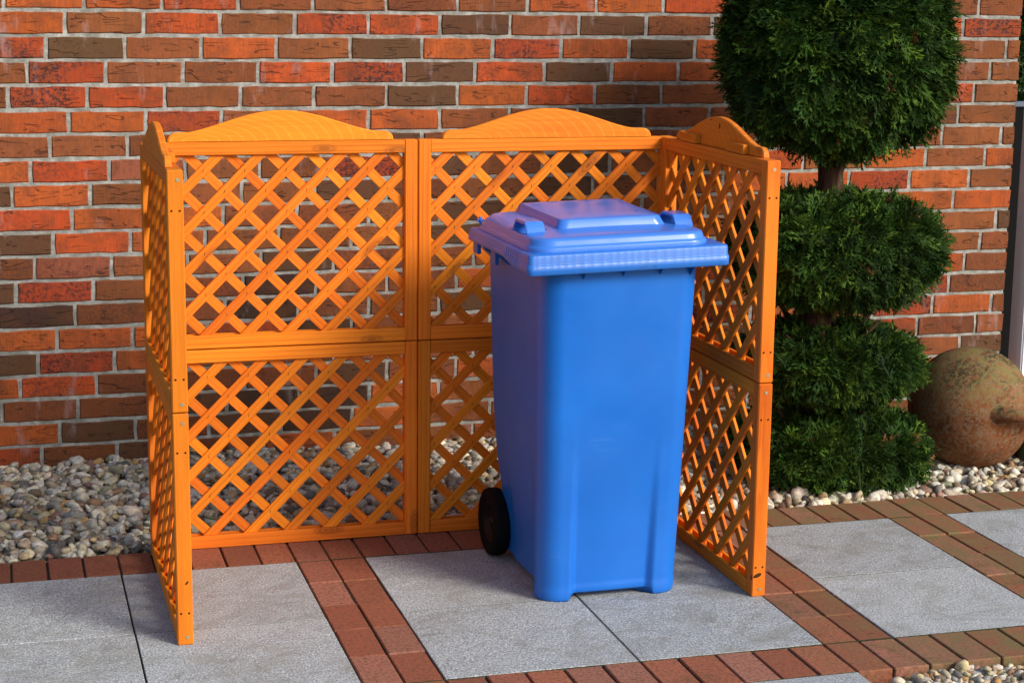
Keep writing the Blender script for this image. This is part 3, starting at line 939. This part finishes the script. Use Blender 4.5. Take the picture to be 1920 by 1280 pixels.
def gravel(name, x0, x1, y0, y1, surf, sizes, N, label, inside=lambda x, y: True, seed=1, sub=2, white=0.0):
    r_ = np.random.RandomState(seed)
    shapes, F0 = pebble_shapes(sub, 14, seed)
    cs = 0.007
    nx, ny = int((x1 - x0) / cs) + 14, int((y1 - y0) / cs) + 14
    H = np.full((nx, ny), -1.0)
    gx = x0 + (np.arange(nx) - 7) * cs; gy = y0 + (np.arange(ny) - 7) * cs
    for i in range(nx):
        H[i, :] = [surf(gx[i], yy) - 0.055 for yy in gy]
    Vs, Fs, Cs = [], [], []
    nb = 0
    big = 0
    for it in range(N):
        x, y = r_.uniform(x0, x1), r_.uniform(y0, y1)
        if not inside(x, y): continue
        s = sizes[0] * (sizes[1] / sizes[0]) ** (r_.beta(1.6, 2.6))
        ax = np.array([1.0, r_.uniform(0.55, 0.95), r_.uniform(0.36, 0.75)]) * s
        if -0.68 < x < 1.08 and y < 1.0 and y - s < 0.236: continue
        if y < 1.0 and y > 0 and y - s * 0.55 < 0.2: continue
        i, j = int((x - x0) / cs) + 7, int((y - y0) / cs) + 7
        k = max(1, int(s * 0.62 / cs))
        ii, jj = slice(max(i - k, 0), i + k + 1), slice(max(j - k, 0), j + k + 1)
        patch = H[ii, jj]
        base = 0.35 * patch.max() + 0.65 * patch.mean()
        zc = base + ax[2] * 0.80
        if zc + ax[2] * 0.5 > surf(x, y) + r_.uniform(-0.004, 0.016): continue
        # update height
        dx = (gx[ii] - x)[:, None]; dy = (gy[jj] - y)[None, :]
        q = 1 - (dx * dx + dy * dy) / (s * 0.85) ** 2
        top = np.where(q > 0, zc + ax[2] * 0.95 * np.sqrt(np.maximum(q, 0)), -1)
        H[ii, jj] = np.maximum(patch, top)
        a, b_, c_ = r_.uniform(0, 6.28), r_.normal(0, 0.35), r_.normal(0, 0.35)
        Rz = np.array([[math.cos(a), -math.sin(a), 0], [math.sin(a), math.cos(a), 0], [0, 0, 1]])
        Rx = np.array([[1, 0, 0], [0, math.cos(b_), -math.sin(b_)], [0, math.sin(b_), math.cos(b_)]])
        Ry = np.array([[math.cos(c_), 0, math.sin(c_)], [0, 1, 0], [-math.sin(c_), 0, math.cos(c_)]])
        V = (shapes[r_.randint(len(shapes))] * ax) @ (Rz @ Rx @ Ry).T + (x, y, zc)
        c = PEB[r_.choice(len(PEB), p=PEBW)] * r_.uniform(0.74, 1.12) * (1 + r_.normal(0, .03, 3))
        c = c * np.array((1.07, 1.0, 0.88))
        if r_.rand() < white: c = np.array((0.62, 0.58, 0.48)) * r_.uniform(0.8, 1.08)
        Vs.append(V); Fs.append(F0 + nb); Cs.append(np.repeat(np.clip(c, 0.02, 0.8)[None, :], len(V), 0)); nb += len(V)
    me = big_mesh(name, np.vstack(Vs), np.vstack(Fs), M_STONE, np.vstack(Cs), True)
    o = link(name, me)
    tag(o, label, 'gravel', kind='stuff')
    return o
def bed_h(x, y): return 0.006 + 0.028 * smooth01(0.25, 1.2, y) + 0.006 * math.sin(5 * x) * math.sin(4 * y)
gb = link('gravel_bed_soil', mesh('gravel_bed_soil', [(-2.6, 0.2, -0.045), (4.0, 0.2, -0.045), (4.0, 1.30, -0.03), (-2.6, 1.30, -0.03)], [(0, 1, 2, 3)], M_SOIL)); tag(gb, kind='structure')
gb2 = link('gravel_bed_soil', mesh('gravel_bed_soil', [(1.0, -3.0, -0.07), (4.0, -3.0, -0.07), (4.0, -1.2, -0.07), (1.0, -1.2, -0.07)], [(0, 1, 2, 3)], M_SOIL)); tag(gb2, kind='structure')
gravel('gravel', -1.55, 1.15, 0.205, 1.21, bed_h, (0.012, 0.037), 15000, 'mixed grey and beige river pebbles in the bed behind the trellis along the brick wall', seed=3, white=0.14)
gravel('gravel', 1.10, 2.95, 0.205, 1.21, bed_h, (0.012, 0.038), 9000, 'pale cream and grey pebbles around the clipped shrub and the clay jar', seed=5, white=0.26)
gravel('gravel', 1.02, 2.1, -1.75, -1.215, lambda x, y: -0.012, (0.009, 0.026), 8000, 'small mixed pebbles in the corner in front of the red brick edging', seed=9)

# ------------------------------------------------------------------ clipped conifer
def kite(p, d, n_, L, w):
    """leafy branchlet: 4-point kite from p along d, width direction n_."""
    p = np.array(p); d = np.array(d); n_ = np.array(n_)
    return [p, p + d * L * 0.38 + n_ * w, p + d * L, p + d * L * 0.38 - n_ * w]
def spray_template(seed):
    r_ = np.random.RandomState(seed)
    V, T = [], []          # vertices and 0..1 tip factor
    r0 = r_.uniform(-1, 1)
    def axis(t): return np.array((0.16 * t * t * r0, t, -0.22 * t * t))
    V += kite((0, 0, 0), axis(1.0), (1, 0, 0), 1.0, 0.030); T += [0, .35, 1, .35]
    n = 6
    for i in range(n):
        t = 0.12 + 0.76 * i / (n - 1)
        for sgn in (-1, 1):
            p = axis(t + (0.06 if sgn > 0 else 0)); a = math.radians(r_.uniform(30, 48)) * sgn
            d = np.array((math.sin(a), math.cos(a), r_.uniform(-.30, .10)))
            L = (0.42 * (1 - t) ** 0.6 + 0.14) * r_.uniform(.75, 1.15)
            nn = np.array((d[1], -d[0], r_.uniform(-.5, .5)))
            V += kite(p, d, nn, L, 0.028); T += [t * .4, t * .4 + .25, min(1, t * .35 + .65), t * .4 + .25]
            for q, s2 in ((0.30, 1), (0.52, -1)):
                if L < 0.22: break
                p2 = p + d * L * q; a2 = a + s2 * math.radians(36)
                d2 = np.array((math.sin(a2), math.cos(a2), r_.uniform(-.30, .1))); n2 = np.array((d2[1], -d2[0], r_.uniform(-.5, .5)))
                V += kite(p2, d2, n2, L * 0.54, 0.024); T += [t * .4 + .1, t * .4 + .35, min(1, t * .35 + .65), t * .4 + .35]
    return np.array(V), np.array(T)
SPR = [spray_template(s) for s in range(5)]
def crown_mesh(name, ctr, rad, N, seed, zlo=-1.0, size=(0.075, 0.135), flat=0.0):
    r_ = np.random.RandomState(seed)
    Vs, Cs = [], []
    G0, G1, G2 = np.array((0.006, 0.019, 0.005)), np.array((0.028, 0.080, 0.012)), np.array((0.240, 0.390, 0.038))
    for i in range(N):
        v = r_.normal(size=3); v /= np.linalg.norm(v)
        if v[2] < zlo: continue
        lay = r_.rand()
        f = 0.92 + 0.08 * r_.rand() + 0.06 * (r_.rand() < 0.06) if lay < 0.50 else (0.72 + 0.18 * r_.rand() if lay < 0.85 else 0.42 + 0.3 * r_.rand())
        bump = 1 + 0.065 * mnoise.noise(Vector(v) * 2.4 + Vector((seed, 0, 0))) + 0.04 * mnoise.noise(Vector(v) * 6 + Vector((0, seed, 0)))
        # slightly squared profile
        sq = (abs(v[0]) ** 2.5 + abs(v[1]) ** 2.5 + abs(v[2]) ** 2.5) ** (-1 / 2.5)
        pos = np.array(ctr) + v * sq * np.array(rad) * f * bump
        nrm = v / np.array(rad); nrm /= np.linalg.norm(nrm)
        tang = r_.normal(size=3); tang -= nrm * (tang @ nrm); tang /= np.linalg.norm(tang)
        d = nrm * r_.uniform(0.35, 1.0) + tang * r_.uniform(0.2, 0.75) + np.array((0, 0, -0.28 if v[2] < 0.5 else 0.1))
        d /= np.linalg.norm(d)
        upv = np.array((0, 0, 1.0)) + nrm * 0.5 + r_.normal(size=3) * 0.55
        xx = np.cross(d, upv); xx /= np.linalg.norm(xx) + 1e-9
        zz = np.cross(xx, d)
        T, tip = SPR[r_.randint(len(SPR))]
        s = r_.uniform(*size) * (1.0 if f > 0.9 else 1.35)
        pos = pos - d * s * 0.72
        Vs.append((T * s) @ np.array([xx, d, zz]) + pos)
        b = min(1.0, max(0.0, r_.rand() ** 1.6 + 1.1 * mnoise.noise(Vector(pos) * 7.0)))
        c0 = G0 + (G1 - G0) * b * 0.8
        k = (tip ** 1.6)[:, None] * (0.10 + 0.90 * r_.rand() ** 2.2) * (0.55 + 0.9 * b)
        c = c0[None, :] * (1 - np.minimum(k, 1) * 0.85) + (G1 + (G2 - G1) * r_.rand())[None, :] * np.minimum(k, 1) * 0.85
        if r_.rand() < 0.006: c = np.repeat(np.array([[0.16, 0.07, 0.025]]), len(tip), 0)
        Cs.append(c)
    V = np.vstack(Vs); C = np.vstack(Cs)
    F = np.arange(len(V)).reshape(-1, 4)
    return big_mesh(name, V, F, M_FOL, C)
TX, TY = 1.70, 0.55
tree = empty('topiary_tree', (TX, TY, -0.02))
tag(tree, 'clipped dark green conifer with rounded foliage tiers stacked on a bare trunk beside the trellis', 'tree')
inv = Matrix.Translation((TX, TY, -0.02)).inverted()
def tpart(name, me):
    o = link(name, me, tree); o.matrix_parent_inverse = inv; return o
tpts = [(1.72, .55, -0.05), (1.715, .55, .12), (1.70, .545, .3), (1.665, .54, .48), (1.675, .54, .56), (1.70, .55, .75), (1.715, .55, .95), (1.712, .55, 1.05), (1.72, .55, 1.13), (1.73, .55, 1.3), (1.73, .55, 1.6)]
V, F = tube(tpts, [.10, .085, .075, .070, .064, .055, .044, .042, .056, .035, .012], 26, 0.10, 4)
trunk = tpart('trunk', mesh('trunk', V, F, M_BARK, True))
r2 = random.Random(5)
for (z0, n, rr) in ((0.05, 7, .24), (0.34, 6, .22), (0.64, 8, .25), (1.07, 10, .27), (1.25, 6, .26)):
    for i in range(n):
        a = 2 * math.pi * (i + r2.random() * .6) / n
        zz = z0 + r2.uniform(-.03, .05)
        p0 = Vector((1.705, .55, zz)); p1 = p0 + Vector((math.cos(a) * rr * .5, math.sin(a) * rr * .5, .10 + r2.uniform(-.03, .05))); p2 = p0 + Vector((math.cos(a) * rr, math.sin(a) * rr, .22 + r2.uniform(-.05, .05)))
        V, F = tube([p0, p1, p2], [.020, .013, .004], 7, .08, i)
        link('limb', mesh('limb', V, F, M_BARK, True), trunk)
tpart('crown', crown_mesh('crown', (1.715, .55, 1.465), (.368, .350, .345), 6400, 21))
tpart('crown', crown_mesh('crown', (1.735, .55, .795), (.345, .335, .178), 4700, 22))
tpart('crown', crown_mesh('crown', (1.725, .55, .415), (.295, .300, .110), 3100, 23))
tpart('crown', crown_mesh('crown', (1.730, .52, .115), (.325, .310, .120), 3500, 24))

# ------------------------------------------------------------------ clay jar, rock, posts, garden beyond
JC = Vector((2.318, 0.60, 0.192))
jar = empty('clay_jar', JC)
tag(jar, 'round weathered terracotta jar with a side handle lying on the pebbles', 'jar')
AX = Vector((0.90, -0.42, 0.02)).normalized()
Rj = AX.to_track_quat('Z', 'Y').to_matrix().to_4x4()
prof = []
for i in range(25):
    t = math.pi * i / 24
    if t > 2.62: break
    prof.append((max(0.001, 0.2225 * math.sin(t)), -0.218 * math.cos(t)))
zl = prof[-1][1]; rl = prof[-1][0]
prof += [(rl - .006, zl + .012), (0.094, zl + .03), (0.090, zl + .06), (0.096, zl + .09), (0.118, zl + .105), (0.124, zl + .118), (0.116, zl + .126), (0.100, zl + .118), (0.082, zl + .09), (0.078, zl + .03), (0.095, zl - .01), (0.15, zl - .06)]
V, F = lathe(prof, 72)
V = [(x * (1 + .012 * mnoise.noise(Vector((x, y, z)) * 6)), y * (1 + .012 * mnoise.noise(Vector((x, y, z)) * 6 + Vector((5, 0, 0)))), z) for x, y, z in V]
link('body', mesh('body', V, F, M_TERRA, True), jar, Rj)
# strap handle: from the belly facing the viewer to the neck
inv3 = Rj.to_3x3().inverted()
hdir = (inv3 @ Vector((0.0, -1.0, 0.12))); hdir.z = 0; hdir.normalize()
hp = [hdir * r_ + Vector((0, 0, z)) for r_, z in ((.165, .050), (.192, .078), (.214, .098), (.222, .13), (.220, .17), (.21, .21), (.18, .245), (.15, .26), (.10, .262))]
V, F = tube(hp, [.060, .037, .026, .0225, .022, .022, .022, .022, .026], 14, 0.03, 2)
link('handle', mesh('handle', V, F, M_TERRA, True), jar, Rj)

def rock_mesh(name, rad, seed):
    V0, F0 = ico(4)
    V = [tuple(v * np.array(rad) * (1 + .22 * mnoise.noise(Vector(v) * 1.6 + Vector((seed, 0, 0))) + .06 * mnoise.noise(Vector(v) * 5 + Vector((seed, 3, 0))))) for v in V0]
    return mesh(name, V, [tuple(f) for f in F0], M_ROCK, True)
rk = link('boulder', rock_mesh('boulder', (.12, .09, .085), 3)); rk.location = (2.58, 0.52, 0.035)
tag(rk, 'dark mossy boulder at the edge of the picture beside the clay jar', 'rock')

wp = empty('square_post', (2.938, 1.24, -0.09)); tag(wp, 'smooth white square post past the end of the brick wall', 'post')
link('shaft', bevel_box('shaft', 0.12, 0.105, 2.4, 0.006, M_WHITE, 2), wp, Matrix.Translation((0, 0, 1.2)))
link('foot_plate', bevel_box('foot_plate', 0.18, 0.17, 0.02, 0.003, M_WHITE), wp, Matrix.Translation((0, 0, 0.05)))
link('cap', bevel_box('cap', 0.13, 0.115, 0.02, 0.004, M_WHITE), wp, Matrix.Translation((0, 0, 2.411)))
bp = empty('black_panel', (2.95, 1.47, -0.09)); tag(bp, 'black panel in the gap between brick wall end and white post', 'screen')
link('board', bevel_box('board', 0.30, 0.05, 1.29, 0.004, M_BLACK), bp, Matrix.Translation((0, 0, 0.645)))
link('coping', bevel_box('coping', 0.32, 0.07, 0.02, 0.004, plain('grey_coping', (.10, .13, .18), .4)), bp, Matrix.Translation((0, 0, 1.301)))

sh = empty('garden_shrub', (4.9, 4.6, -0.09)); tag(sh, 'leafy green shrub in the garden beyond the wall end', 'shrub')
V, F = tube([(4.9, 4.6, -.09), (4.92, 4.6, .5), (4.9, 4.62, 1.0)], [.05, .035, .015], 8, .05, 1)
o = link('stem', mesh('stem', V, F, M_BARK, True), sh); o.matrix_parent_inverse = Matrix.Translation((4.9, 4.6, -.09)).inverted()
o = link('foliage', crown_mesh('foliage', (4.95, 4.6, .95), (.85, .7, .85), 1500, 31, size=(.14, .26)), sh); o.matrix_parent_inverse = Matrix.Translation((4.9, 4.6, -.09)).inverted()
